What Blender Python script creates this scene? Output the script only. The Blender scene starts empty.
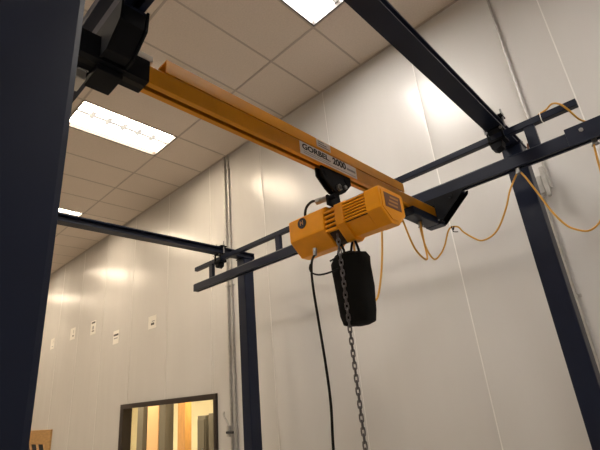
import bpy, bmesh, math, random
from mathutils import Vector, Matrix
random.seed(7)
SC = bpy.context.scene
COL = SC.collection
H = 1.9                                   # eye height of the photographer above the floor

# ------------------------------------------------------------------ camera
def camera():
    cam = bpy.data.cameras.new('camera'); o = bpy.data.objects.new('camera', cam); COL.objects.link(o)
    yaw, pitch, roll = 0.72775875, 0.37525708, -0.09675144
    cy, sy, cp, sp = math.cos(yaw), math.sin(yaw), math.cos(pitch), math.sin(pitch)
    fwd = Vector((-sy*cp, cy*cp, sp)); right = Vector((cy, sy, 0)); up = right.cross(fwd)
    cr, sr = math.cos(roll), math.sin(roll)
    r2 = cr*right + sr*up; u2 = -sr*right + cr*up
    m = Matrix((r2, u2, -fwd)).transposed().to_4x4(); m.translation = Vector((0, 0, H))
    o.matrix_world = m
    cam.sensor_width = 36; cam.lens = 429.8/600*36; cam.clip_start = .02
    SC.camera = o
camera()

# ------------------------------------------------------------------ world and exposure
w = bpy.data.worlds.new('world'); SC.world = w; w.use_nodes = True
w.node_tree.nodes['Background'].inputs[0].default_value = (.55, .5, .45, 1)
w.node_tree.nodes['Background'].inputs[1].default_value = .02
SC.view_settings.view_transform = 'Standard'; SC.view_settings.look = 'None'
SC.view_settings.exposure = 0.12; SC.view_settings.gamma = 1; SC.view_settings.use_curve_mapping = False
LIGHT_STRENGTH = 31.0
LIGHT_COLOR = (1.0, .925, .84, 1)
WARM_COLOR = (1.0, .82, .60, 1)
ROOM_LAMP_W = 105

# ------------------------------------------------------------------ materials
def mat(name, col, rough=.5, metal=0.0, spec=.5, noise=0, nscale=8, bump=0, bscale=40, emit=None, estr=0, coat=0, stretch=(1, 1, 1)):
    m = bpy.data.materials.new(name); m.use_nodes = True
    nt = m.node_tree; b = nt.nodes['Principled BSDF']
    b.inputs['Base Color'].default_value = (*col, 1); b.inputs['Roughness'].default_value = rough
    b.inputs['Metallic'].default_value = metal; b.inputs['Specular IOR Level'].default_value = spec
    b.inputs['Coat Weight'].default_value = coat
    if emit: b.inputs['Emission Color'].default_value = (*emit, 1); b.inputs['Emission Strength'].default_value = estr
    tc = nt.nodes.new('ShaderNodeTexCoord'); mp = nt.nodes.new('ShaderNodeMapping')
    mp.inputs['Scale'].default_value = stretch
    nt.links.new(tc.outputs['Object'], mp.inputs[0])
    if noise:
        n = nt.nodes.new('ShaderNodeTexNoise'); n.inputs['Scale'].default_value = nscale; n.inputs['Detail'].default_value = 4
        r = nt.nodes.new('ShaderNodeValToRGB')
        r.color_ramp.elements[0].color = tuple(c*(1-noise) for c in col)+(1,)
        r.color_ramp.elements[1].color = tuple(min(1, c*(1+noise)) for c in col)+(1,)
        r.color_ramp.elements[0].position = .3; r.color_ramp.elements[1].position = .7
        nt.links.new(mp.outputs[0], n.inputs['Vector']); nt.links.new(n.outputs['Fac'], r.inputs[0]); nt.links.new(r.outputs[0], b.inputs['Base Color'])
    if bump:
        n = nt.nodes.new('ShaderNodeTexNoise'); n.inputs['Scale'].default_value = bscale; n.inputs['Detail'].default_value = 3
        bp = nt.nodes.new('ShaderNodeBump'); bp.inputs['Strength'].default_value = bump; bp.inputs['Distance'].default_value = .02
        nt.links.new(mp.outputs[0], n.inputs['Vector']); nt.links.new(n.outputs['Fac'], bp.inputs['Height']); nt.links.new(bp.outputs[0], b.inputs['Normal'])
    return m
M = {}
M['navy'] = mat('navy_paint', (.0085, .0135, .033), .40, spec=.26, noise=.12, nscale=5)
M['black_paint'] = mat('black_paint', (.005, .006, .009), .55, spec=.12, noise=.15, nscale=9)
M['yellow'] = mat('yellow_paint', (.62, .255, .004), .36, spec=.35, noise=.10, nscale=7, bump=.03, bscale=30)
M['hoist_yellow'] = mat('hoist_yellow', (.88, .345, .004), .34, spec=.3, noise=.06, nscale=12, coat=.08)
M['hoist_shade'] = mat('recess_shade', (.030, .010, .002), .7)  # near-black brown: shade in the hoist's recesses put into the colour
M['steel'] = mat('galvanised_steel', (.46, .45, .43), .42, .45, noise=.12, nscale=20)
M['bolt'] = mat('zinc_bolt', (.28, .28, .28), .4, .8)
M['rubber'] = mat('black_rubber', (.008, .008, .008), .55, spec=.2)
M['bag'] = mat('black_canvas', (.008, .008, .008), .85, spec=.15, bump=.12, bscale=60)
M["chain"] = mat("chain_steel", (.16, .15, .155), .33, .9)
M['orange_cable'] = mat('orange_cable', (.66, .34, .04), .45)
M['wall'] = mat('white_wall_panel', (.65, .64, .63), .265, spec=.45, noise=.02, nscale=1.2, bump=.5, bscale=1.3, stretch=(2.2, 1, .45))
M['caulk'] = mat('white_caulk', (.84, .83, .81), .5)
M['plaster'] = mat('painted_block', (.46, .43, .39), .7, noise=.04, nscale=3)
M['ceiling'] = mat('ceiling_tile', (.68, .60, .53), .9, noise=.05, nscale=60, bump=.2, bscale=150)
M['grid'] = mat('ceiling_grid', (.46, .40, .35), .6)  # darker than the tiles: shadow along the bars put into the colour
M['floor'] = mat('sealed_concrete', (.40, .37, .33), .45, noise=.12, nscale=2)
M['white_metal'] = mat('white_metal', (.75, .73, .70), .4)
M['dark_trim'] = mat('dark_trim', (.035, .028, .025), .5)
M['bronze'] = mat('bronze_frame', (.035, .024, .020), .4)
M['paper'] = mat('white_paper', (.85, .83, .78), .7)
M['ink'] = mat('dark_ink', (.02, .02, .025), .7)
M['grey_ink'] = mat('grey_ink', (.30, .30, .32), .7)
M['sign_white'] = mat('sign_white', (.74, .73, .72), .35)
M['sticker'] = mat('sticker_grey', (.50, .44, .38), .4)
M['plywood'] = mat('plywood', (.46, .27, .10), .6, noise=.15, nscale=6, stretch=(1, 1, 6))
M['brown_label'] = mat('brown_label', (.16, .055, .02), .4)
M['tan_ink'] = mat('tan_ink', (.48, .22, .06), .5)
M['room_paint'] = mat('warm_room_paint', (.80, .72, .50), .6, noise=.05, nscale=2)
M['locker'] = mat('dark_locker', (.10, .085, .06), .5)
M['peach'] = mat('peach_panel', (.72, .44, .22), .6)
M['wood'] = mat('orange_wood', (.55, .27, .07), .5, noise=.15, nscale=5, stretch=(4, 4, 1))
M['lens'] = mat('light_diffuser', (.9, .9, .9), .5, emit=LIGHT_COLOR[:3], estr=LIGHT_STRENGTH)
M['lens_warm'] = mat('warm_light_diffuser', (.9, .9, .9), .5, emit=WARM_COLOR[:3], estr=LIGHT_STRENGTH)
def glass():
    m = bpy.data.materials.new('window_glass'); m.use_nodes = True; nt = m.node_tree; nt.nodes.clear()
    o = nt.nodes.new('ShaderNodeOutputMaterial'); t = nt.nodes.new('ShaderNodeBsdfTransparent'); g = nt.nodes.new('ShaderNodeBsdfGlossy')
    g.inputs['Roughness'].default_value = .02; x = nt.nodes.new('ShaderNodeMixShader'); lw = nt.nodes.new('ShaderNodeLayerWeight'); lw.inputs[0].default_value = .5; f = nt.nodes.new('ShaderNodeMath'); f.operation = 'POWER'; f.inputs[1].default_value = 4; nt.links.new(lw.outputs['Facing'], f.inputs[0])
    nt.links.new(f.outputs[0], x.inputs[0]); nt.links.new(t.outputs[0], x.inputs[1]); nt.links.new(g.outputs[0], x.inputs[2]); nt.links.new(x.outputs[0], o.inputs[0])
    return m
M['glass'] = glass()
M['lamp_divider'] = mat('lit_divider', (.8, .8, .8), .5, emit=(1, .96, .88), estr=.5)

# ------------------------------------------------------------------ geometry helpers (z given relative to the eye height H)
class MB:
    def __init__(s): s.bm = bmesh.new()
    def box(s, x0, x1, y0, y1, z0, z1, bev=0, mi=0):
        b = bmesh.new()
        bmesh.ops.create_cube(b, size=1)
        for v in b.verts:
            v.co = Vector(((x0+x1)/2+v.co.x*(x1-x0), (y0+y1)/2+v.co.y*(y1-y0), (z0+z1)/2+v.co.z*(z1-z0)))
        if bev: bmesh.ops.bevel(b, geom=b.edges[:], offset=bev, segments=2, affect='EDGES', profile=.6)
        for f in b.faces: f.material_index = mi
        s.add(b); return s
    def add(s, b, mtx=None):
        if mtx is not None: bmesh.ops.transform(b, matrix=mtx, verts=b.verts)
        me = bpy.data.meshes.new('t'); b.to_mesh(me); b.free(); s.bm.from_mesh(me); bpy.data.meshes.remove(me)
    def prism(s, pts, axis, a, b_, bev=0, mi=0):
        """polygon pts swept along axis from a to b_. axis x: pts=(y,z); y: (x,z); z: (x,y)"""
        b = bmesh.new()
        def mk(p, t): return {'x': (t, p[0], p[1]), 'y': (p[0], t, p[1]), 'z': (p[0], p[1], t)}[axis]
        v0 = [b.verts.new(mk(p, a)) for p in pts]; v1 = [b.verts.new(mk(p, b_)) for p in pts]
        n = len(pts)
        b.faces.new(v0); b.faces.new(v1[::-1])
        for i in range(n): b.faces.new((v0[i], v1[i], v1[(i+1) % n], v0[(i+1) % n]))
        bmesh.ops.recalc_face_normals(b, faces=b.faces)
        if bev: bmesh.ops.bevel(b, geom=b.edges[:], offset=bev, segments=2, affect='EDGES', profile=.6)
        for f in b.faces: f.material_index = mi
        s.add(b); return s
    def cyl(s, p, q, r, r2=None, seg=16, mi=0, bev=0):
        p, q = Vector(p), Vector(q); d = q-p
        b = bmesh.new(); bmesh.ops.create_cone(b, cap_ends=True, segments=seg, radius1=r, radius2=r if r2 is None else r2, depth=d.length)
        if bev: bmesh.ops.bevel(b, geom=[e for e in b.edges if len(e.link_faces) == 2 and any(len(f.verts) > 4 for f in e.link_faces)], offset=bev, segments=2, affect='EDGES')
        for f in b.faces: f.material_index = mi
        s.add(b, Matrix.Translation((p+q)/2) @ d.to_track_quat('Z', 'Y').to_matrix().to_4x4()); return s
    def tube(s, pts, r, seg=8, smooth=6, closed=False, mi=0):
        P = [Vector(p) for p in pts]
        if smooth and len(P) > 2:
            Q = []; n = len(P)
            rng = range(n if closed else n-1)
            for i in rng:
                g = (lambda k: P[k % n]) if closed else (lambda k: P[max(0, min(n-1, k))])
                p0, p1, p2, p3 = g(i-1), g(i), g(i+1), g(i+2)
                for k in range(smooth):
                    t = k/smooth
                    Q.append(.5*((2*p1)+(-p0+p2)*t+(2*p0-5*p1+4*p2-p3)*t*t+(-p0+3*p1-3*p2+p3)*t**3))
            if not closed: Q.append(P[-1])
            P = Q
        b = bmesh.new(); rings = []; n = len(P); up = Vector((.3, .2, .93)).normalized()
        for i, p in enumerate(P):
            if closed: t = P[(i+1) % n]-P[i-1]
            else: t = P[min(i+1, n-1)]-P[max(i-1, 0)]
            t.normalize(); a = up-t*up.dot(t)
            if a.length < .05: a = t.orthogonal()
            a.normalize(); up = a.copy(); c = t.cross(a)
            rings.append([b.verts.new(p+r*(math.cos(2*math.pi*k/seg)*a+math.sin(2*math.pi*k/seg)*c)) for k in range(seg)])
        for i in range(n if closed else n-1):
            A, B = rings[i], rings[(i+1) % n]
            for k in range(seg): b.faces.new((A[k], A[(k+1) % seg], B[(k+1) % seg], B[k]))
        if not closed: b.faces.new(rings[0][::-1]); b.faces.new(rings[-1])
        bmesh.ops.recalc_face_normals(b, faces=b.faces)
        for f in b.faces: f.material_index = mi
        s.add(b); return s
    def build(s, name, mats, parent=None, rel=True, smooth=False, at=None):
        """coordinates are world x, y and eye-relative z; at moves the origin, parent's world origin is subtracted"""
        org = Vector((0, 0, 0)); anc = parent
        while anc is not None: org += Vector(anc.location); anc = anc.parent
        loc = Vector(at)+Vector((0, 0, H)) if at is not None else (org if parent else None)
        if parent is None and loc is None:
            cs = [v.co for v in s.bm.verts]
            loc = Vector(((min(c.x for c in cs)+max(c.x for c in cs))/2, (min(c.y for c in cs)+max(c.y for c in cs))/2, min(c.z for c in cs)+H))
        for v in s.bm.verts: v.co = v.co+Vector((0, 0, H))-loc
        me = bpy.data.meshes.new(name); s.bm.to_mesh(me); s.bm.free()
        for m in (mats if isinstance(mats, (list, tuple)) else [mats]): me.materials.append(M[m])
        if smooth:
            me.polygons.foreach_set('use_smooth', [True]*len(me.polygons))
            try: me.set_sharp_from_angle(angle=math.radians(38))
            except Exception: pass
        o = bpy.data.objects.new(name, me); COL.objects.link(o)
        o.location = loc-org
        if parent: o.parent = parent
        return o
def tag(o, label, cat, group=None):
    o['label'] = label; o['category'] = cat
    if group: o['group'] = group
    return o
def thing(name, loc, label, cat, group=None):
    o = bpy.data.objects.new(name, None); COL.objects.link(o); o.empty_display_size = .1
    o.location = Vector(loc)+Vector((0, 0, H)); return tag(o, label, cat, group)
def struct(o): o['kind'] = 'structure'; return o
def dup(root, loc, label=None, rz=None):
    r = root.copy(); COL.objects.link(r); r.location = Vector(loc)+Vector((0, 0, H))
    if label: r['label'] = label
    if rz is not None: r.rotation_euler.z = rz
    def rec(a, b):
        for ch in a.children:
            c = ch.copy(); COL.objects.link(c); c.parent = b; rec(ch, c)
    rec(root, r); return r
def text(name, s, parent, size, p, ux, uz, m, bold=0, width=None, ext=.0006):
    """flat lettering lying in the plane spanned by ux (reading direction) and uz (up)"""
    cu = bpy.data.curves.new('t', 'FONT'); cu.body = s; cu.size = size; cu.extrude = ext; cu.offset = bold; cu.align_y = 'CENTER'
    t = bpy.data.objects.new('t', cu); COL.objects.link(t); bpy.context.view_layer.update()
    me = bpy.data.meshes.new_from_object(t.evaluated_get(bpy.context.evaluated_depsgraph_get()))
    bpy.data.objects.remove(t)
    xs = [v.co.x for v in me.vertices]; sx = width/(max(xs)-min(xs)) if width else 1
    x0 = min(xs)
    ux, uz = Vector(ux), Vector(uz); n = ux.cross(uz)
    org = Vector((0, 0, 0)); anc = parent
    while anc is not None: org += Vector(anc.location); anc = anc.parent
    for v in me.vertices: v.co = Vector(p)+Vector((0, 0, H))-org+ux*(v.co.x-x0)*sx+uz*v.co.y+n*v.co.z
    me.materials.clear(); me.materials.append(M[m])
    o = bpy.data.objects.new(name, me); COL.objects.link(o); o.parent = parent; return o

# ================================================================== the room
WY = 3.437; CZ = 3.35; FZ = -H
XL, XR, YF = -15.0, 4.0, -6.0
WX0, WX1, WZ0, WZ1 = -7.25, -4.70, -1.05, .115     # window opening
struct(MB().box(XL-.2, XR+.2, YF-.2, WY+.2, FZ-.15, FZ).build('floor', 'floor'))
ROWS = (2.02, -1.64); COLS = [-4.6757+3.0715*k for k in (-3, -2, -1, 0, 1, 2)]; REC = .055
ce = MB(); ya = YF-.2
for cy in sorted(ROWS):
    ce.box(XL-.2, XR+.2, ya, cy-.608, CZ, CZ+.1); xa = XL-.2
    for cx in COLS:
        ce.box(xa, cx-.305, cy-.608, cy+.608, CZ, CZ+.1); xa = cx+.305
    ce.box(xa, XR+.2, cy-.608, cy+.608, CZ, CZ+.1); ya = cy+.608
ce.box(XL-.2, XR+.2, ya, WY+.2, CZ, CZ+.1)
struct(ce.build('ceiling', 'ceiling'))
g = MB()
gx = [-1.302-.6143*k for k in range(-9, 23)]; gy = [2.63-1.22*k for k in range(0, 8)]
for x in gx:
    if XL < x < XR: g.box(x-.010, x+.010, YF, WY, CZ-.003, CZ)
for y in gy: g.box(XL, XR, y-.011, y+.011, CZ-.0045, CZ)
g.box(XL, XR, WY-.025, WY, CZ-.006, CZ)
struct(g.build('trim_1', 'grid'))
# back wall of tall insulated panels, caulked seams, an opening for the window
wl = MB()
seams = [-.205-1.148*k for k in range(-4, 13)]
def panel(xa, xb, z0, z1):
    bow = random.uniform(-.0015, .003); b = bmesh.new(); n = 14; W = xb-xa
    cols = [0, .004, .015, .035, .07, .12]; xs = [xa+c for c in cols]+[xa+.12+(W-.24)*k/8 for k in range(1, 8)]+[xb-c for c in cols[::-1]]
    if W < .3: xs = [xa, xb]
    top = []; bot = []
    for x in xs:
        d = min(x-xa, xb-x); y = WY+.0035*math.exp(-d/.022)-bow*math.sin(math.pi*(x-xa)/W)
        top.append(b.verts.new((x, y, z1))); bot.append(b.verts.new((x, y, z0)))
    for k in range(len(xs)-1): b.faces.new((bot[k], bot[k+1], top[k+1], top[k])).smooth = True
    wl.add(b)
edges = sorted([x for x in seams if XL < x < XR]+[XL, XR])
for xa, xb in zip(edges, edges[1:]):
    cuts = sorted({xa, xb, *[c for c in (WX0, WX1) if xa < c < xb]})
    for a, b_ in zip(cuts, cuts[1:]):
        if a >= WX0-.001 and b_ <= WX1+.001: panel(a, b_, WZ1, CZ); panel(a, b_, FZ, WZ0)
        else: panel(a, b_, FZ, CZ)
wl.box(XL, WX0, WY+.008, WY+.15, FZ, CZ); wl.box(WX1, XR, WY+.008, WY+.15, FZ, CZ)
wl.box(WX0, WX1, WY+.008, WY+.15, WZ1, CZ); wl.box(WX0, WX1, WY+.008, WY+.15, FZ, WZ0)
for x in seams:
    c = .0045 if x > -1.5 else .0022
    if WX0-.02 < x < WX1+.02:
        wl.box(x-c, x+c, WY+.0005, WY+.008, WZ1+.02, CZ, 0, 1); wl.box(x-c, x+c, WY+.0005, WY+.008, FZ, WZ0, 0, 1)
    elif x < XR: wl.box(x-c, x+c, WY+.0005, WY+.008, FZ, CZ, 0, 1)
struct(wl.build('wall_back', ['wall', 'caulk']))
struct(MB().box(XL-.2, XL, YF-.2, WY+.15, FZ, CZ).build('wall_left', 'plaster'))
struct(MB().box(XR, XR+.2, YF-.2, WY+.15, FZ, CZ).build('wall_right', 'plaster'))
struct(MB().box(XL, XR, YF-.2, YF, FZ, CZ).build('wall_front', 'plaster'))

# window: bronze frame, pane
wn = MB(); fw = .068
wn.box(WX0, WX1, WY-.03, WY+.12, WZ1-fw, WZ1, .004); wn.box(WX0, WX1, WY-.03, WY+.12, WZ0, WZ0+fw, .004)
wn.box(WX0, WX0+fw*1.6, WY-.03, WY+.12, WZ0+fw, WZ1-fw, .004); wn.box(WX1-fw*.8, WX1, WY-.03, WY+.12, WZ0+fw, WZ1-fw, .004)
win = struct(wn.build('window_1', 'bronze'))
MB().box(WX0+fw*1.6, WX1-fw*.8, WY+.05, WY+.056, WZ0+fw, WZ1-fw).build('pane', 'glass', win)

# the lit room behind the window
RX0, RX1, RY1, RZ1 = -15.5, -3.6, 7.6, 1.0
struct(MB().box(RX0, RX1, RY1, RY1+.1, FZ, RZ1).build('wall_office_back', 'room_paint'))
struct(MB().box(RX0-.1, RX0, WY+.15, RY1+.1, FZ, RZ1).build('wall_office_left', 'room_paint'))
struct(MB().box(RX1, RX1+.1, WY+.15, RY1+.1, FZ, RZ1).build('wall_office_right', 'room_paint'))
struct(MB().box(RX0-.1, RX1+.1, WY+.2, RY1+.1, FZ-.1, FZ-.002).build('floor_office', 'floor'))
struct(MB().box(RX0-.1, RX1+.1, WY+.15, RY1+.1, RZ1, RZ1+.1).build('ceiling_office', 'room_paint'))
for i, lx in enumerate((-13.0, -10.2, -7.4)):
    L = bpy.data.lights.new('office_lamp', 'AREA'); L.shape = 'RECTANGLE'; L.size = 1.2; L.size_y = .6; L.energy = ROOM_LAMP_W; L.color = (1, .86, .60)
    lo = bpy.data.objects.new('office_lamp', L); COL.objects.link(lo); lo.location = (lx, 5.0, H+RZ1-.07)
    lt = thing('office_light', (lx, 5.0, RZ1-.06), ['ceiling lamp in the lit room behind the window, farthest from the pipes',
        'middle ceiling lamp in the lit room behind the window', 'ceiling lamp in the lit room behind the window, nearest the pipes'][i], 'light', 'lamps in the room behind the window')
    MB().box(lx-.62, lx+.62, 4.68, 5.32, RZ1-.06, RZ1-.001, .004).build('housing', 'white_metal', lt)

# ceiling troffers: real panels in the tile grid
LX = -4.6757
def troffer(cx, cy, label):
    t = thing('ceiling_light', (cx, cy, CZ), label, 'light', 'recessed fluorescent ceiling lights')
    f = MB(); hx, hy = .303, .606; b = .016; z0, z1 = CZ-.005, CZ+REC+.03
    f.box(cx-hx, cx+hx, cy-hy, cy-hy+b, z0, z1, .001); f.box(cx-hx, cx+hx, cy+hy-b, cy+hy, z0, z1, .001)
    f.box(cx-hx, cx-hx+b, cy-hy+b, cy+hy-b, z0, z1, .001); f.box(cx+hx-b, cx+hx, cy-hy+b, cy+hy-b, z0, z1, .001)
    f.build('frame', 'dark_trim', t)
    MB().box(cx-hx+b, cx+hx-b, cy-hy+b, cy+hy-b, CZ+REC, CZ+REC+.01).build('diffuser', 'lens', t)
    r = MB()
    r.box(cx-.020, cx+.035, cy-hy+b, cy+hy-b, CZ+REC-.006, CZ+REC-.001)
    r.box(cx+.14, cx+.162, cy-hy+b, cy+hy-b, CZ+REC-.006, CZ+REC-.001)
    for k in range(1, 6):
        yy = cy-hy+b+(2*hy-2*b)*k/6
        r.box(cx-.06, cx+.10, yy-.030, yy+.030, CZ+REC-.009, CZ+REC-.0062)
    r.build('divider', 'lamp_divider', t)
    return t
cy0 = 2.02
t0 = troffer(LX, cy0, 'whole lit ceiling light showing between the near navy post and the yellow bridge')
dup(t0, (LX+3.0715, cy0, CZ), 'lit ceiling light cut off by the top edge, above the yellow bridge')
dup(t0, (LX-3.0715, cy0, CZ), 'small far ceiling light half hidden by the near post, above the left header beam')
for j, yy in enumerate(ROWS):
    for k in (-3, -2, -1, 0, 1, 2):
        if j == 0 and k in (-1, 0, 1): continue
        dup(t0, (LX+3.0715*k, yy, CZ), 'ceiling light out of view, %s %s' % (['row nearest the back wall,', 'row behind the camera,'][j],
            {-3: 'by the left wall', -2: 'second from the left wall', -1: 'third from the left wall', 0: 'in the centre', 1: 'second from the right wall', 2: 'by the right wall'}[k]))

for o in list(COL.objects):            # the lamps towards the left end of the hall burn warmer
    if o.name.startswith('ceiling_light') and o.location.x < -4:
        for c in o.children:
            if c.name.startswith('diffuser'):
                c.data = c.data.copy(); c.data.materials[0] = M['lens_warm']

# ================================================================== the crane
YT, TD, TH = 2.60, .064, .084              # far runway: front face, depth, height
TZ = 1.147                                  # runway bottom
CHD = .043; CHZ = 1.374                     # chord size, bottom
HZ, HW, HH = 1.45, .098, .066               # header bottom, width, height
PX2, PX1 = -.610, -3.505                    # centres of header beams
PY0, PY1, PW = 2.90, 3.027, .127

def post(px, y0, y1, label):
    t = thing('steel_post', (px, (y0+y1)/2, FZ), label, 'post')
    MB().box(px-PW/2, px+PW/2, y0, y1, FZ+.015, HZ-.0125, .010).build('column', 'navy', t)
    MB().box(px-.15, px+.15, (y0+y1)/2-.15, (y0+y1)/2+.15, FZ, FZ+.015, .003).build('base_plate', 'navy', t)
    MB().box(px-.07, px+.07, y0-.006, y1+.006, HZ-.012, HZ-.0005, .002).build('top_plate', 'navy', t)
    for sx in (-1, 1):
        for sy in (-1, 1):
            MB().cyl((px+sx*.12, (y0+y1)/2+sy*.12, FZ+.014), (px+sx*.12, (y0+y1)/2+sy*.12, FZ+.03), .014, seg=6).build('anchor_bolt', 'bolt', t)
    return t
post(PX1, PY0, PY1, 'distant navy square steel post beside the thin wall pipes and the window')
post(PX2, PY0, PY1, 'navy steel post at right, rising to the header beam near the junction box')
post(PX2, .038, .1655, 'very close navy steel post filling the left edge of the view')

def header(px, label):
    t = thing('header_beam', (px, 1.5, HZ), label, 'beam')
    a, b = px-HW/2, px+HW/2; c = px; f = .012; wt = .016
    prof = [(a, HZ), (b, HZ), (b, HZ+f), (c+wt, HZ+f+.004), (c+wt, HZ+HH-f-.004), (b, HZ+HH-f), (b, HZ+HH), (a, HZ+HH), (a, HZ+HH-f), (c-wt, HZ+HH-f-.004), (c-wt, HZ+f+.004), (a, HZ+f)]
    MB().prism(prof, 'y', -.02, PY1+.03, .002).build('beam', 'navy', t)
    MB().box(a-.001, b+.001, PY1+.0305, PY1+.036, HZ-.001, HZ+HH+.001, .001).build('end_cap', 'navy', t)
    return t
header(PX1, 'far navy header beam running from behind the near post to the distant post')
header(PX2, 'navy header beam crossing overhead from the top edge to the right post')

def runway(y0, label, sgn):
    t = thing('runway_track', (-2.0, y0+TD/2, TZ), label, 'crane runway')
    y1 = y0+TD; zb, zt = TZ, TZ+TH; xl, xr = -3.955, .75; s = .006; lip = .020
    prof = [(y0, zb), (y0+lip, zb), (y0+lip, zb+.008), (y0+s, zb+.012), (y0+s, zt-s), (y1-s, zt-s), (y1-s, zb+.012), (y1-lip, zb+.008), (y1-lip, zb), (y1, zb), (y1, zt-.01), (y1-.008, zt), (y0+.008, zt), (y0, zt-.01)]
    MB().prism(prof, 'x', xl, xr, .0015).build('track', 'navy', t)
    cy = y0+TD/2
    MB().box(-3.95, -.160, cy-CHD/2, cy+CHD/2, CHZ, CHZ+CHD, .004).build('top_chord', 'navy', t)
    for xw in (-3.655, -2.625, -1.53, -.425):
        MB().box(xw-.030, xw+.030, cy-.018, cy+.018, zt-.001, CHZ+.001, .003).build('web_post', 'navy', t)
    sl = MB().box(-.262, .30, y0-.014, y1+.014, zb+.012, zt+.016, .003).box(-.262, .30, y0-.014, y0-.004, zb-.012, zb+.02, .002).build('splice_sleeve', 'navy', t)
    for xb in (-.185, -.04, .12, .24):
        MB().cyl((xb, y0-.014, zb+.058), (xb, y0-.026, zb+.058), .011, seg=6).build('bolt', 'bolt', sl)
    for k in (-1, 1):
        pass
    MB().box(xl-.004, xl+.004, y0+.002, y0+.006, zb+.002, zt-.012).build('end_stop', 'navy', t)
    return t
runway(YT, 'far navy trussed runway track with its top chord, crossing behind the yellow hoist', 1)
NY = 3.06-YT-TD                             # mirrored near runway
runway(NY, 'near navy runway track at top left, close to the near post', -1)

def hanger(px, yc, label):
    t = thing('runway_hanger', (px, yc, HZ-.03), label, 'hanger bracket')
    zc = CHZ+CHD
    p = MB().box(px-.050, px+.050, yc-.042, yc+.042, HZ-.010, HZ-.0008, .003)
    for sx in (-1, 1):
        for sy in (-1, 1):
            xx = px+sx*.044; yy = yc+sy*.034
            p.box(xx-.006, xx+.006, yy-.008, yy+.008, CHZ-.020, HZ-.009, .002)
    p.build('clamp_frame', 'black_paint', t)
    MB().box(px-.052, px+.052, yc-.042, yc+.042, CHZ-.020, CHZ-.0008, .004).build('saddle', 'black_paint', t)
    MB().prism([(px-.050, CHZ-.021), (px+.030, CHZ-.021), (px+.020, CHZ-.060), (px-.020, CHZ-.075), (px-.042, CHZ-.060)], 'y', yc-.036, yc+.030, .003).build('lower_jaw', 'black_paint', t)
    MB().box(px-.07, px+.07, yc-.04, yc+.04, HZ+HH+.001, HZ+HH+.012, .003).build('top_clamp', 'black_paint', t)
    for sx in (-1, 1):
        r = MB().cyl((px+sx*.062, yc, HZ-.001), (px+sx*.062, yc, HZ+HH+.06), .0065, seg=8)
        r.cyl((px+sx*.062, yc, HZ+HH+.013), (px+sx*.062, yc, HZ+HH+.024), .013, seg=6)
        r.build('threaded_rod', 'bolt', t)
        MB().cyl((px+sx*.044, yc-.0425, HZ-.02), (px+sx*.044, yc-.052, HZ-.02), .009, seg=6).build('bolt', 'bolt', t)
    return t
cyT = YT+TD/2; cyN = NY+TD/2
hanger(PX1, cyT, 'black hanger clamp under the far header beam by the distant post')
hanger(PX2, cyT, 'black hanger clamp where the overhead header meets the truss by the right post')
hanger(PX2, cyN, 'black hanger clamp joining the overhead header to the near runway')

# ------------------------------------------------------------------ bridge
BX0, BX1, BZ, BT = -1.163, -1.100, 1.0115, 1.088
bxc = (BX0+BX1)/2
br = thing('bridge_beam', (bxc, 1.5, BZ), 'long yellow crane bridge beam carrying the white capacity sign', 'crane bridge')
def track_profile(x0, x1, zb, zt, s=.005, lip=.022):
    return [(x0, zb), (x0+lip, zb), (x0+lip, zb+.007), (x0+s, zb+.011), (x0+s, zt-s), (x1-s, zt-s), (x1-s, zb+.011), (x1-lip, zb+.007), (x1-lip, zb), (x1, zb), (x1, zt-.008), (x1-.006, zt), (x0+.006, zt), (x0, zt-.008)]
MB().prism(track_profile(BX0, BX1, BZ, BT), 'y', .33, 2.72, .001).build('track', 'yellow', br)
s = MB()
s.prism([(BX1, BT+.0005), (BX1, 1.146), (BX0+.004, 1.146), (BX0+.004, 1.140), (BX1-.006, 1.140), (BX1-.006, BT+.0005)], 'y', .612, 2.22, .0008)
s.prism([(BX0+.006, BT+.0005), (BX0+.012, BT+.0005), (BX0+.012, 1.141), (BX0+.006, 1.141)], 'y', .612, 2.22)
s.build('stiffener', 'yellow', br)
sv = MB()
sv.box(BX0-.005, BX0-.0005, .300, .548, BZ-.004, BT+.006).box(BX1+.0005, BX1+.005, .300, .548, BZ-.004, BT+.006).box(BX0-.0005, BX1+.0005, .300, .548, BT+.001, BT+.006)
sv.box(BX0-.0005, BX0+.020, .300, .548, BZ-.004, BZ-.0006).box(BX1-.020, BX1+.0005, .300, .548, BZ-.004, BZ-.0006).build('end_sleeve', 'black_paint', br)
MB().box(BX0+.0205, BX1-.0205, .335, .548, BZ-.0045, BZ+.006).build('slot_shade', 'rubber', br)  # dark strip added in the open slot, standing in for its shade
sb = MB().box(BX0-.004, BX1+.004, .49, .560, BT+.0065, BT+.034, .004).build('end_stop', 'sticker', br)
MB().box(BX0-.002, BX1+.002, .322, .329, BZ-.002, BT+.003, .001).build('end_stop', 'navy', br)
MB().box(BX0-.002, BX1+.002, 2.721, 2.728, BZ-.002, BT+.003, .001).build('end_stop', 'yellow', br)
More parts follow.
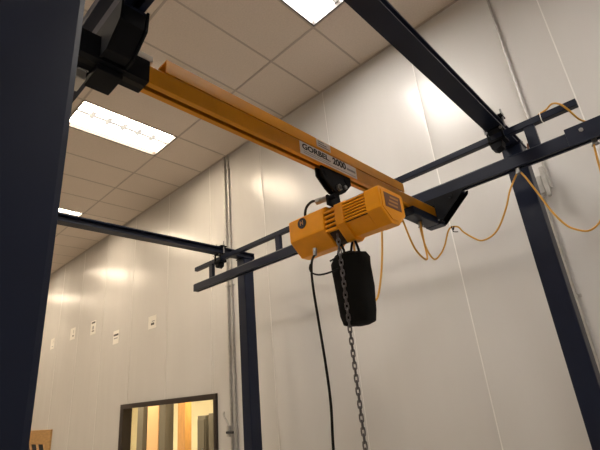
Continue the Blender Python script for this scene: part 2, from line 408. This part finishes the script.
# capacity sign on the side face
sg = MB().box(BX1+.0004, BX1+.0020, 1.285, 1.715, BZ+.004, BZ+.070).build('capacity_sign', 'sign_white', br)
U, V = (0, 1, 0), (0, 0, 1)
text('lettering', 'GORBEL', sg, .040, (BX1+.0024, 1.300, BZ+.046), U, V, 'ink', bold=.0010, width=.190)
MB().cyl((BX1+.002, 1.497, BZ+.034), (BX1+.0028, 1.497, BZ+.034), .004, seg=10).build('lettering', 'ink', sg)
text('lettering', '2000', sg, .050, (BX1+.0024, 1.520, BZ+.046), U, V, 'ink', bold=.0016, width=.105)
MB().box(BX1+.0018, BX1+.0026, 1.633, 1.705, BZ+.033, BZ+.045).build('text_line', 'grey_ink', sg)
MB().box(BX1+.0018, BX1+.0026, 1.305, 1.700, BZ+.012, BZ+.015).build('text_line', 'grey_ink', sg)
MB().box(BX1+.0018, BX1+.0026, 1.308, 1.49, BZ+.0225, BZ+.0250).build('text_line', 'grey_ink', sg)
st = MB().box(BX1+.0004, BX1+.0016, 1.41, 1.515, BT+.012, 1.142).build('warning_sticker', 'sticker', br)
for k in range(3): MB().box(BX1+.0015, BX1+.0021, 1.42, 1.505-.02*k, BT+.020+.012*k, BT+.0235+.012*k).build('text_line', 'ink', st)

# end trucks: inverted triangular plates with wheels, riding in each runway and gripping the bridge
def end_truck(yc, label, low=True):
    t = thing('end_truck', (bxc, yc, .965), label, 'end truck')
    zt = TZ-.003
    pl = [(bxc-.25, zt), (bxc+.25, zt), (bxc+.245, zt-.020), (bxc+.065, .972), (bxc+.045, .962), (bxc-.045, .962), (bxc-.065, .972), (bxc-.245, zt-.020)]
    hole = .038
    for sy in (-1, 1):
        m = MB(); yy = yc+sy*.040
        if low:      # plate in pieces round the beam so the bridge passes through it
            m.prism([(bxc-.25, zt), (bxc-hole, zt), (bxc-hole, .962), (bxc-.045, .962), (bxc-.065, .972), (bxc-.245, zt-.020)], 'y', yy-.004, yy+.004, .001)
            m.prism([(bxc+.25, zt), (bxc+hole, zt), (bxc+hole, .962), (bxc+.045, .962), (bxc+.065, .972), (bxc+.245, zt-.020)], 'y', yy-.004, yy+.004, .001)
            m.box(bxc-hole, bxc+hole, yy-.004, yy+.004, .962, BZ-.003).box(bxc-hole, bxc+hole, yy-.004, yy+.004, BT+.010, zt)
        else:
            for q in (-1, 1):
                m.prism([(bxc+q*hole, zt), (bxc+q*.172, zt), (bxc+q*.166, 1.072), (bxc+q*.085, 1.012), (bxc+q*hole, 1.012)], 'y', yy-.004, yy+.004, .001)
            m.box(bxc-hole, bxc+hole, yy-.004, yy+.004, BT+.010, zt)
        m.build('side_plate', 'black_paint', t)
    if low: MB().box(bxc-.038, bxc+.042, 2.27, 2.586, .957, BZ-.0012, .003).build('lower_channel', 'navy', t)
    if low: MB().box(bxc-.055, bxc+.055, yc-.036, yc+.036, .958, BZ-.0052, .003).build('saddle', 'navy', t)
    else:
        for q in (-1, 1):
            MB().prism([(bxc+q*.042, 1.128), (bxc+q*.168, 1.128), (bxc+q*.162, 1.075), (bxc+q*.083, 1.016), (bxc+q*.042, 1.016)], 'y', yc-.035, yc+.035, .002).build('wheel_housing', 'black_paint', t)
        MB().box(bxc-.085, bxc+.020, yc-.040, yc+.040, .985, BZ-.0052, .003).box(bxc-.085, bxc-.048, yc-.040, yc+.040, BZ-.006, 1.0115, .001).build('saddle', 'black_paint', t)
        MB().box(bxc-.110, bxc-.040, yc-.085, yc-.050, .970, BZ-.0052, .004).build('stop_bracket', 'steel', t)
    MB().box(bxc-(.235 if low else .165), bxc+(.235 if low else .165), yc-.036, yc+.036, zt-.014, zt, .002).build('top_plate', 'navy', t)
    for sx in (-1, 1):
        if low: MB().cyl((bxc+sx*.16, yc-.044, zt-.03), (bxc+sx*.16, yc+.044, zt-.03), .010, seg=8).cyl((bxc+sx*.16, yc-.052, zt-.03), (bxc+sx*.16, yc-.0445, zt-.03), .013, seg=6).build('axle_bolt', 'black_paint', t)
        if low: MB().cyl((bxc+sx*.05, yc-.050, .985), (bxc+sx*.05, yc+.050, .985), .006, seg=8).build('clamp_bolt', 'bolt', t)
    return t
end_truck(cyT, 'dark triangular end truck holding the far end of the yellow bridge')
end_truck(cyN, 'black end truck holding the near end of the yellow bridge at top left', False)

# ------------------------------------------------------------------ trolley and hoist
HY = 1.52; TY = 1.553
tr = thing('hoist_trolley', (bxc, TY, .84), 'dark trolley plate and pin under the yellow bridge, carrying the hoist', 'trolley')
for sx in (-1, 1):
    xx = bxc+sx*.016
    MB().prism([(TY-.115, BZ+.002), (TY-.115, .968), (TY-.058, .915), (TY-.028, .897), (TY+.028, .897), (TY+.058, .915), (TY+.115, .968), (TY+.115, BZ+.002)], 'x', xx-.005, xx+.005, .0015).build('side_plate', 'black_paint', tr)
for sy in (-1, 1):
    w_ = MB().cyl((bxc-.024, TY+sy*.08, .985), (bxc+.024, TY+sy*.08, .985), .022, seg=20, bev=.003).build('roller', 'black_paint', tr, smooth=True)
MB().cyl((bxc-.034, TY, .922), (bxc+.034, TY, .922), .012, seg=12).cyl((bxc+.022, TY, .922), (bxc+.034, TY, .922), .018, seg=6).build('load_pin', 'bolt', tr)
MB().cyl((bxc+.021, TY+.055, .94), (bxc+.030, TY+.055, .94), .012, seg=6).build('bolt', 'bolt', tr)

ho = thing('chain_hoist', (bxc, HY, .60), 'orange-yellow electric chain hoist with ribbed motor and black chain bag', 'hoist')
YB, YE = 1.42, 1.615
def octo(y0, y1, zt, zm, zb, c=.03):
    """body section: straight sides, chamfered crown, belly tapering to a flat"""
    q = (y1-y0)*.36
    return [(y0+c, zt), (y0, zt-c*.55), (y0, zm), (y0+q, zb), (y1-q, zb), (y1, zm), (y1, zt-c*.55), (y1-c, zt)]
# gear and control housing (left)
gh = MB().prism(octo(YB, YE, .800, .680, .612), 'x', -1.340, -1.120, .007)
gh.build('gear_housing', 'hoist_yellow', ho)
bd = MB().cyl((-1.250, YB+.0005, .752), (-1.250, YB-.005, .752), .026, seg=28, bev=.001).build('round_badge', 'ink', ho)
text('badge_mark', 'H', bd, .030, (-1.260, YB-.0054, .752), (1, 0, 0), (0, 0, 1), 'tan_ink', bold=.0008)
# neck with louvres
MB().prism(octo(YB+.018, YE-.018, .776, .680, .625), 'x', -1.121, -1.050, .004).build('neck', 'hoist_shade', ho)  # dark colour stands for the shade behind the louvres
for k in range(5):
    z = .765-.022*k
    MB().box(-1.119, -1.052, YB+.004, YB+.026, z-.012, z-.002, .002).build('louvre', 'hoist_yellow', ho)
MB().prism(octo(YB+.002, YE-.002, .790, .678, .612), 'x', -1.058, -1.008, .004).build('clamp_ring', 'hoist_yellow', ho)
# motor with fins
MB().prism(octo(YB+.012, YE-.010, .768, .680, .624, .014), 'x', -1.015, -.885, .003).build('motor_body', 'hoist_yellow', ho)
MB().box(-1.009, -.889, YB+.0085, YB+.014, .676, .762).build('recess_shade', 'hoist_shade', ho)  # dark sheet painted as the shade between the fins
for k in range(7):
    z = .766-.0135*k
    MB().box(-1.010, -.889, YB-.004, YB+.0083, z-.0062, z, .0006).build('cooling_fin', 'hoist_yellow', ho)
cap = MB().prism(octo(YB-.002, YE+.0, .780, .680, .622, .013), 'x', -.890, -.818, .0045).build('motor_cover', 'hoist_yellow', ho)
MB().prism(octo(YB+.014, YE-.014, .768, .684, .640, .010), 'x', -.8178, -.8150, .001).build('raised_rim', 'hoist_yellow', cap)
lb = MB().box(-.8148, -.8132, YB+.034, YE-.036, .690, .756, .0006).build('nameplate', 'brown_label', ho)
for k in range(3):
    MB().box(-.8133, -.8125, YB+.055+.010*k, YE-.065+.006*k, .700+.018*k, .709+.018*k).build('text_line', 'tan_ink', lb)
# suspension
MB().prism([(TY-.036, .80), (TY-.020, .908), (TY+.016, .908), (TY+.030, .80)], 'x', bxc-.009, bxc+.009, .003).build('suspension_lug', 'black_paint', ho)
MB().box(-1.19, -1.05, TY-.05, TY+.03, .776, .812, .006).build('lug_base', 'hoist_yellow', ho)
gl = MB().cyl((-1.162, 1.455, .845), (-1.105, 1.455, .838), .014, seg=12, bev=.002).cyl((-1.175, 1.455, .8465), (-1.150, 1.455, .8435), .017, seg=6).build('cable_gland', 'bolt', ho)
MB().cyl((-1.100, 1.455, .835), (-1.060, 1.455, .832), .013, seg=12).box(-1.107, -1.095, 1.44, 1.53, .80, .85).build('gland_bracket', 'black_paint', ho)
MB().tube([(-1.255, 1.455, .78), (-1.256, 1.455, .815), (-1.240, 1.455, .845), (-1.205, 1.455, .858), (-1.165, 1.455, .847)], .0065).build('black_whip', 'rubber', ho, smooth=True)

# load chain with hook
def link(m, c, ang, L=.0155, W=.0072, r=.0030):
    pts = []
    for k in range(12):
        a = 2*math.pi*k/12; s_ = math.sin(a); c_ = math.cos(a)
        z = (L-W)*(1 if s_ > 1e-6 else -1 if s_ < -1e-6 else 0)+W*s_; x = W*c_
        pts.append((c[0]+x*math.cos(ang), c[1]+x*math.sin(ang), c[2]+z))
    m.tube(pts, r, seg=6, smooth=0, closed=True)
ch = MB(); cxp, cyp = -1.064, 1.435
n = 50; pitch = .0235
for k in range(n):
    z = .628-pitch*k; f = k/n
    link(ch, (cxp, cyp, z), (.35 if k % 2 else .35+math.pi/2))
lc = ch.build('load_chain', 'chain', ho, smooth=True)
zb = .628-pitch*n+.004
hk = MB().cyl((cxp, cyp, zb+.006), (cxp, cyp, zb-.07), .022, seg=16, bev=.006)
hk.tube([(cxp, cyp, zb-.06), (cxp, cyp, zb-.10), (cxp-.03, cyp, zb-.13), (cxp-.035, cyp, zb-.17), (cxp, cyp, zb-.20), (cxp+.035, cyp, zb-.175), (cxp+.036, cyp, zb-.145)], .010, seg=10)
hk.build('load_hook', 'black_paint', lc, smooth=True)
# chain bag: soft sided, closed bottom, gathered straps
def bag():
    m = MB(); b = bmesh.new(); rings = []
    lv = [(.250, .045, .030), (.258, .066, .043), (.30, .074, .050), (.40, .080, .055), (.50, .083, .056), (.535, .084, .057), (.558, .070, .048), (.560, .060, .040), (.52, .058, .038)]
    for i, (z, a, d) in enumerate(lv):
        cx = -1.072+(.006*(.55-z)/.3); R = []
        for k in range(28):
            t = 2*math.pi*k/28; c_, s_ = math.cos(t), math.sin(t); e = .45
            wob = 1+.025*math.sin(5*t+z*30)
            R.append(b.verts.new((cx+a*wob*math.copysign(abs(c_)**e, c_), 1.515+d*wob*math.copysign(abs(s_)**e, s_), z+.006*math.sin(3*t)*(.3 if i < 2 else 1))))
        rings.append(R)
    b.faces.new(rings[0][::-1]); b.faces.new(rings[-1])
    for A, B in zip(rings, rings[1:]):
        for k in range(28): b.faces.new((A[k], A[(k+1) % 28], B[(k+1) % 28], B[k]))
    bmesh.ops.recalc_face_normals(b, faces=b.faces); m.add(b)
    return m.build('chain_bag', 'bag', ho, smooth=True)
bg = bag()
for dx in (-.045, .030):
    MB().tube([(-1.066+dx-.020, 1.50, .545), (-1.066+dx-.012, 1.505, .590), (-1.066+dx, 1.51, .622), (-1.066+dx+.018, 1.505, .590), (-1.066+dx+.030, 1.50, .545)], .0055).build('strap', 'bag', bg, smooth=True)
MB().tube([(-1.150, 1.470, .546), (-1.07, 1.462, .552), (-.994, 1.470, .546)], .004).build('rim_cord', 'rubber', bg, smooth=True)
# pendant control cable with strain loop
MB().cyl((-1.222, 1.46, .625), (-1.222, 1.455, .590), .010, seg=12).build('cable_gland', 'bolt', ho)
pc = MB().tube([(-1.222, 1.458, .60), (-1.226, 1.43, .552), (-1.224, 1.42, .45), (-1.212, 1.42, .28), (-1.198, 1.42, .10), (-1.194, 1.42, -.05), (-1.206, 1.42, -.22), (-1.205, 1.42, -.45)], .0058).build('pendant_cable', 'rubber', ho, smooth=True)
MB().tube([(-1.224, 1.42, .545), (-1.232, 1.42, .525), (-1.220, 1.42, .502), (-1.187, 1.425, .486), (-1.140, 1.435, .484), (-1.095, 1.47, .50)], .0042).build('strain_cord', 'rubber', pc, smooth=True)
MB().box(-1.228, -1.182, 1.395, 1.445, -.66, -.44, .008).build('pendant_box', 'hoist_yellow', pc)
for k in range(2): MB().cyl((-1.205, 1.396, -.50-.07*k), (-1.205, 1.386, -.50-.07*k), .012, seg=14).build('push_button', 'rubber', pc)

# ------------------------------------------------------------------ festoon cables
r_ = .0056
tag(MB().tube([(-1.12, 1.632, .70), (-1.125, 1.636, .50), (-1.13, 1.68, .40), (-1.13, 1.754, .388), (-1.13, 1.806, .444), (-1.13, 1.878, .61), (-1.13, 1.935, .82), (-1.13, 1.97, 1.004)], r_).build('power_cable', 'orange_cable', smooth=True),
    'orange power cable hanging in a loop behind the black chain bag', 'cable')
tag(MB().tube([(-1.13, 2.10, 1.004), (-1.13, 2.17, .93), (-1.13, 2.244, .773), (-1.13, 2.315, .711), (-1.13, 2.40, .700), (-1.13, 2.405, .80), (-1.13, 2.41, .90), (-1.13, 2.415, .948)], r_).build('power_cable', 'orange_cable', smooth=True),
    'orange cable loop hanging under the bridge just right of the hoist motor', 'cable')
tag(MB().tube([(-1.142, 2.425, .948), (-1.142, 2.42, .88), (-1.138, 2.44, .77), (-1.132, 2.50, .715), (-1.118, 2.57, .752), (-1.10, 2.63, .82), (-1.06, 2.665, .93), (-1.00, 2.66, .925), (-.965, 2.64, .875), (-.91, 2.62, .815),
    (-.858, 2.62, .778), (-.79, 2.62, .790), (-.733, 2.62, .838), (-.67, 2.62, .935), (-.624, 2.62, 1.028), (-.565, 2.625, 1.112)], r_).build('power_cable', 'orange_cable', smooth=True),
    'orange cable dipping from the bridge end to the clip beside the right post', 'cable')
tag(MB().tube([(-.540, 2.625, 1.112), (-.52, 2.62, 1.06), (-.485, 2.62, .945), (-.450, 2.62, .825), (-.41, 2.62, .735), (-.37, 2.62, .690), (-.31, 2.62, .664), (-.245, 2.62, .705), (-.20, 2.62, .80), (-.178, 2.62, .91), (-.168, 2.62, 1.02), (-.158, 2.615, 1.110)], r_).build('power_cable', 'orange_cable', smooth=True),
    'orange cable loop hanging at the far right, in front of the right post', 'cable')
tag(MB().tube([(-.38, 2.650, 1.424), (-.35, 2.625, 1.423), (-.31, 2.61, 1.424), (-.27, 2.59, 1.432), (-.235, 2.58, 1.405), (-.21, 2.60, 1.365), (-.18, 2.64, 1.30), (-.145, 2.655, 1.268), (-.10, 2.65, 1.253)], r_).build('power_cable', 'orange_cable', smooth=True),
    'orange cable draped over the end of the top chord and down to the track', 'cable')
def clip(p, label, y=None):
    t = thing('cable_clip', p, label, 'cable clip')
    x, y, z = p
    MB().box(x-.012, x+.012, y-.010, y+.010, z-.004, z+.036, .002).build('carrier', 'bolt', t)
    MB().tube([(x-.018, y, z-.006), (x-.012, y, z+.004), (x, y, z-.001), (x+.012, y, z+.004), (x+.018, y, z-.006)], .004).build('saddle', 'bolt', t, smooth=True)
clip((-.553, 2.625, 1.112), 'small steel cable clip under the track beside the right post')
clip((-.150, 2.625, 1.112), 'small steel cable clip under the track at the right edge')
clip((-1.136, 2.42, .920), 'small cable clip under the bridge close to the far end truck')
clip((-1.13, 2.035, .976), 'small cable clip under the bridge behind the hoist motor')
tag(MB().tube([(-.349, cyT-.024, 1.371), (-.347, cyT-.024, 1.418), (-.347, cyT, 1.431), (-.347, cyT+.024, 1.418), (-.349, cyT+.024, 1.371), (-.349, cyT, 1.3715)], .0022, seg=6, smooth=2, closed=True).build('zip_tie', 'paper'),
    'white zip tie round the top chord near its right end', 'cable tie')
tag(MB().tube([(-1.04, 2.655, .945), (-1.035, 2.665, .915), (-1.02, 2.655, .935), (-1.03, 2.645, .900), (-1.00, 2.65, .888)], .003).build('zip_tie', 'rubber', smooth=True),
    'black zip tie bundling the orange cables at the far end truck', 'cable tie')

# ------------------------------------------------------------------ conduits on the back wall
def conduit(x, z0, z1, r, label, straps, couplers):
    t = thing('conduit', (x, WY-.03, z0), label, 'pipe')
    yy = WY-.006-r
    MB().cyl((x, yy, z0), (x, yy, z1), r, seg=14).build('pipe', 'steel', t, smooth=True)
    for z in couplers: MB().cyl((x, yy, z-.03), (x, yy, z+.03), r*1.35, seg=14, bev=.003).build('coupling', 'steel', t, smooth=True)
    for z in straps: MB().box(x-.034, x+.034, WY-.006, WY-.0005, z-.012, z+.012, .001).box(x-r-.004, x+r+.004, yy-r-.004, yy+r+.005, z-.012, z+.012, .002).build('strap', 'steel', t)
    return t
conduit(-4.405, -1.3, CZ-.012, .016, 'thin grey pipe left of the distant post, fitted with a valve', [3.1, 1.4], [3.22, .62])
conduit(-4.325, -1.3, CZ-.012, .013, 'thin bare pipe closest to the distant post, right of the valve pipe', [3.1, 1.4], [])
vt = thing('pipe_valve', (-4.44, WY-.08, -.33), 'small metal valve with dark lever on the pipe beside the window', 'valve')
MB().cyl((-4.405, WY-.065, -.37), (-4.405, WY-.065, -.25), .026, seg=12, bev=.004).build('body', 'steel', vt, smooth=True)
MB().tube([(-4.405, WY-.065, -.25), (-4.43, WY-.075, -.20), (-4.47, WY-.08, -.15), (-4.47, WY-.08, -.10)], .012).build('branch', 'steel', vt, smooth=True)
MB().box(-4.41, -4.28, WY-.105, WY-.090, -.335, -.31, .004).cyl((-4.405, WY-.10, -.322), (-4.405, WY-.06, -.322), .012).build('lever', 'ink', vt)
conduit(-.540, 1.25, CZ-.012, .011, 'steel conduit coming down the wall behind the right post to a junction box', [3.2], [])
conduit(-.612, FZ+.1, 1.195, .012, 'steel conduit running down beside the right post below the junction box', [.455, -.9], [])
jb = thing('junction_box', (-.60, WY-.06, 1.2), 'grey electrical junction box on the wall behind the right post', 'junction box')
MB().box(-.665, -.575, WY-.075, WY-.0405, 1.21, 1.35, .006).box(-.665, -.640, WY-.05, WY-.001, 1.21, 1.35).build('box', 'steel', jb)
MB().prism([(-.568, 1.17), (-.568, 1.40), (-.536, 1.40), (-.536, 1.19), (-.542, 1.165), (-.558, 1.162)], 'y', WY-.115, WY-.078, .010).build('conduit_body', 'steel', jb)
tag(MB().tube([(-.62, WY-.082, 1.36), (-.615, WY-.09, 1.45), (-.60, WY-.10, 1.52), (-.575, WY-.14, 1.60)], .007).build('wire', 'brown_label', smooth=True), 'reddish brown wire running up from the junction box', 'wire')

# ------------------------------------------------------------------ notices on the back wall
def notice(x0, x1, z0, z1, marks, label, tilt=0):
    cx, cz = (x0+x1)/2, (z0+z1)/2
    t = thing('wall_notice', (cx, WY-.003, z0), label, 'notice', 'paper notices on the back wall')
    MB().box(x0, x1, WY-.0035, WY-.0005, z0, z1).build('sheet', 'paper', t)
    for (a, b, c, d, m) in marks:
        MB().box(x0+(x1-x0)*a, x0+(x1-x0)*b, WY-.0043, WY-.0034, z0+(z1-z0)*c, z0+(z1-z0)*d).build('printed_mark', m, t)
    t.rotation_euler.y = tilt
fig = lambda m1: [(.40, .55, .62, .80, m1), (.30, .70, .18, .30, m1), (.50, .60, .30, .62, 'grey_ink')]
notice(-10.93, -10.71, 1.45, 1.68, [(.62, .72, .5, .8, 'grey_ink'), (.4, .75, .2, .28, 'grey_ink')], 'faint white notice nearest the close post, leftmost of the five')
notice(-9.80, -9.54, 1.49, 1.73, [(.5, .75, .24, .36, 'ink'), (.62, .70, .5, .8, 'grey_ink')], 'second white notice from the close post, dark mark at its foot')
notice(-8.77, -8.53, 1.44, 1.70, [(.15, .85, .80, .92, 'ink'), (.35, .65, .36, .60, 'grey_ink'), (.3, .75, .20, .28, 'ink')], 'white notice with a dark strip along its top and a small figure')
notice(-7.74, -7.52, 1.12, 1.35, [(.08, .92, .60, .74, 'ink'), (.15, .8, .38, .46, 'grey_ink')], 'lowest white notice, crossed by one bold black band')
notice(-6.50, -6.25, 1.18, 1.38, [(.35, .75, .26, .44, 'ink'), (.45, .8, .52, .60, 'grey_ink')], 'white notice set apart nearest the pipes, highest over the window')
tag(MB().cyl((-11.60, WY-.03, 1.0), (-11.60, WY-.001, 1.0), .035, seg=16, bev=.006).build('wall_hook', 'ink', smooth=True), 'small black round fitting on the wall beside the close post', 'wall fitting')

# plywood framed board at lower left
pb = thing('plywood_board', (-11.3, WY-.02, -1.4), 'tan plywood frame with dark inset, low on the wall by the close post', 'board')
px0, px1, pz0, pz1 = -12.6, -10.22, -1.5, -.19
m = MB().box(px0, px1, WY-.04, WY-.001, pz1-.27, pz1, .004).box(px0, px0+.25, WY-.04, WY-.001, pz0, pz1-.27, .004).box(px1-.25, px1, WY-.04, WY-.001, pz0, pz1-.27, .004).box(px0+.25, px1-.25, WY-.04, WY-.001, pz0, pz0+.2, .004)
m.build('frame', 'plywood', pb)
MB().box(px0+.25, px1-.25, WY-.012, WY-.001, pz0+.2, pz1-.27).build('inset', 'ink', pb)
for k in range(3):
    x = px1-1.25+.42*k
    MB().prism([(x, pz1-.27), (x+.12, pz1-.27), (x+.42, pz1-.62), (x+.30, pz1-.62)], 'y', WY-.022, WY-.0125).build('diagonal_strip', 'peach', pb)

# ------------------------------------------------------------------ things seen through the window (placed along their sight lines)
def tall(name, x0, x1, y0, y1, zt, m, label, cat, panels=0):
    t = thing(name, ((x0+x1)/2, (y0+y1)/2, FZ), label, cat)
    MB().box(x0, x1, y0, y1, FZ, zt, .006).build('body', m, t)
    if panels:
        for k in range(panels):
            a = x0+(x1-x0)*k/panels+.02; b = x0+(x1-x0)*(k+1)/panels-.02
            dd = MB().box(a, b, y0-.02, y0-.0005, FZ+.1, zt-.06, .004).build('door', m, t)
            MB().box(b-.05, b-.03, y0-.04, y0-.0205, FZ+1.0, FZ+1.15, .003).build('handle', 'bolt', dd)
WOBJ = True
import json
def through(px):      # world x at depth y whose sight line runs through wall x at WY (both in metres)
    return lambda y: px/WY*y
k = 5.2/WY
tall('wall_column', -6.72*k, -6.55*k, 5.2, 5.4, RZ1-.002, 'locker', 'dark narrow column behind the window, nearest its left frame', 'column')
tall('partition_panel', -6.48*k, -6.16*k, 5.25, 5.32, RZ1-.002, 'peach', 'broad peach partition behind the window, beside the dark column', 'partition')
tall('wall_column', -6.08*k, -5.92*k, 5.2, 5.4, RZ1-.002, 'locker', 'dark grey column behind the middle of the window', 'column')
tall('door_post', -5.60*k, -5.42*k, 5.2, 5.35, RZ1-.002, 'wood', 'orange wooden upright behind the window, right of its middle', 'post')
tall('tall_cabinet', -5.13*k, -4.96*k, 5.2, 5.6, -.13*k, 'locker', 'dark brown cabinet behind the window, left of the pair', 'cabinet', 1)
tall('tall_cabinet', -4.89*k, -4.72*k, 5.2, 5.6, -.11*k, 'locker', 'dark brown cabinet behind the window, against its right frame', 'cabinet', 1)
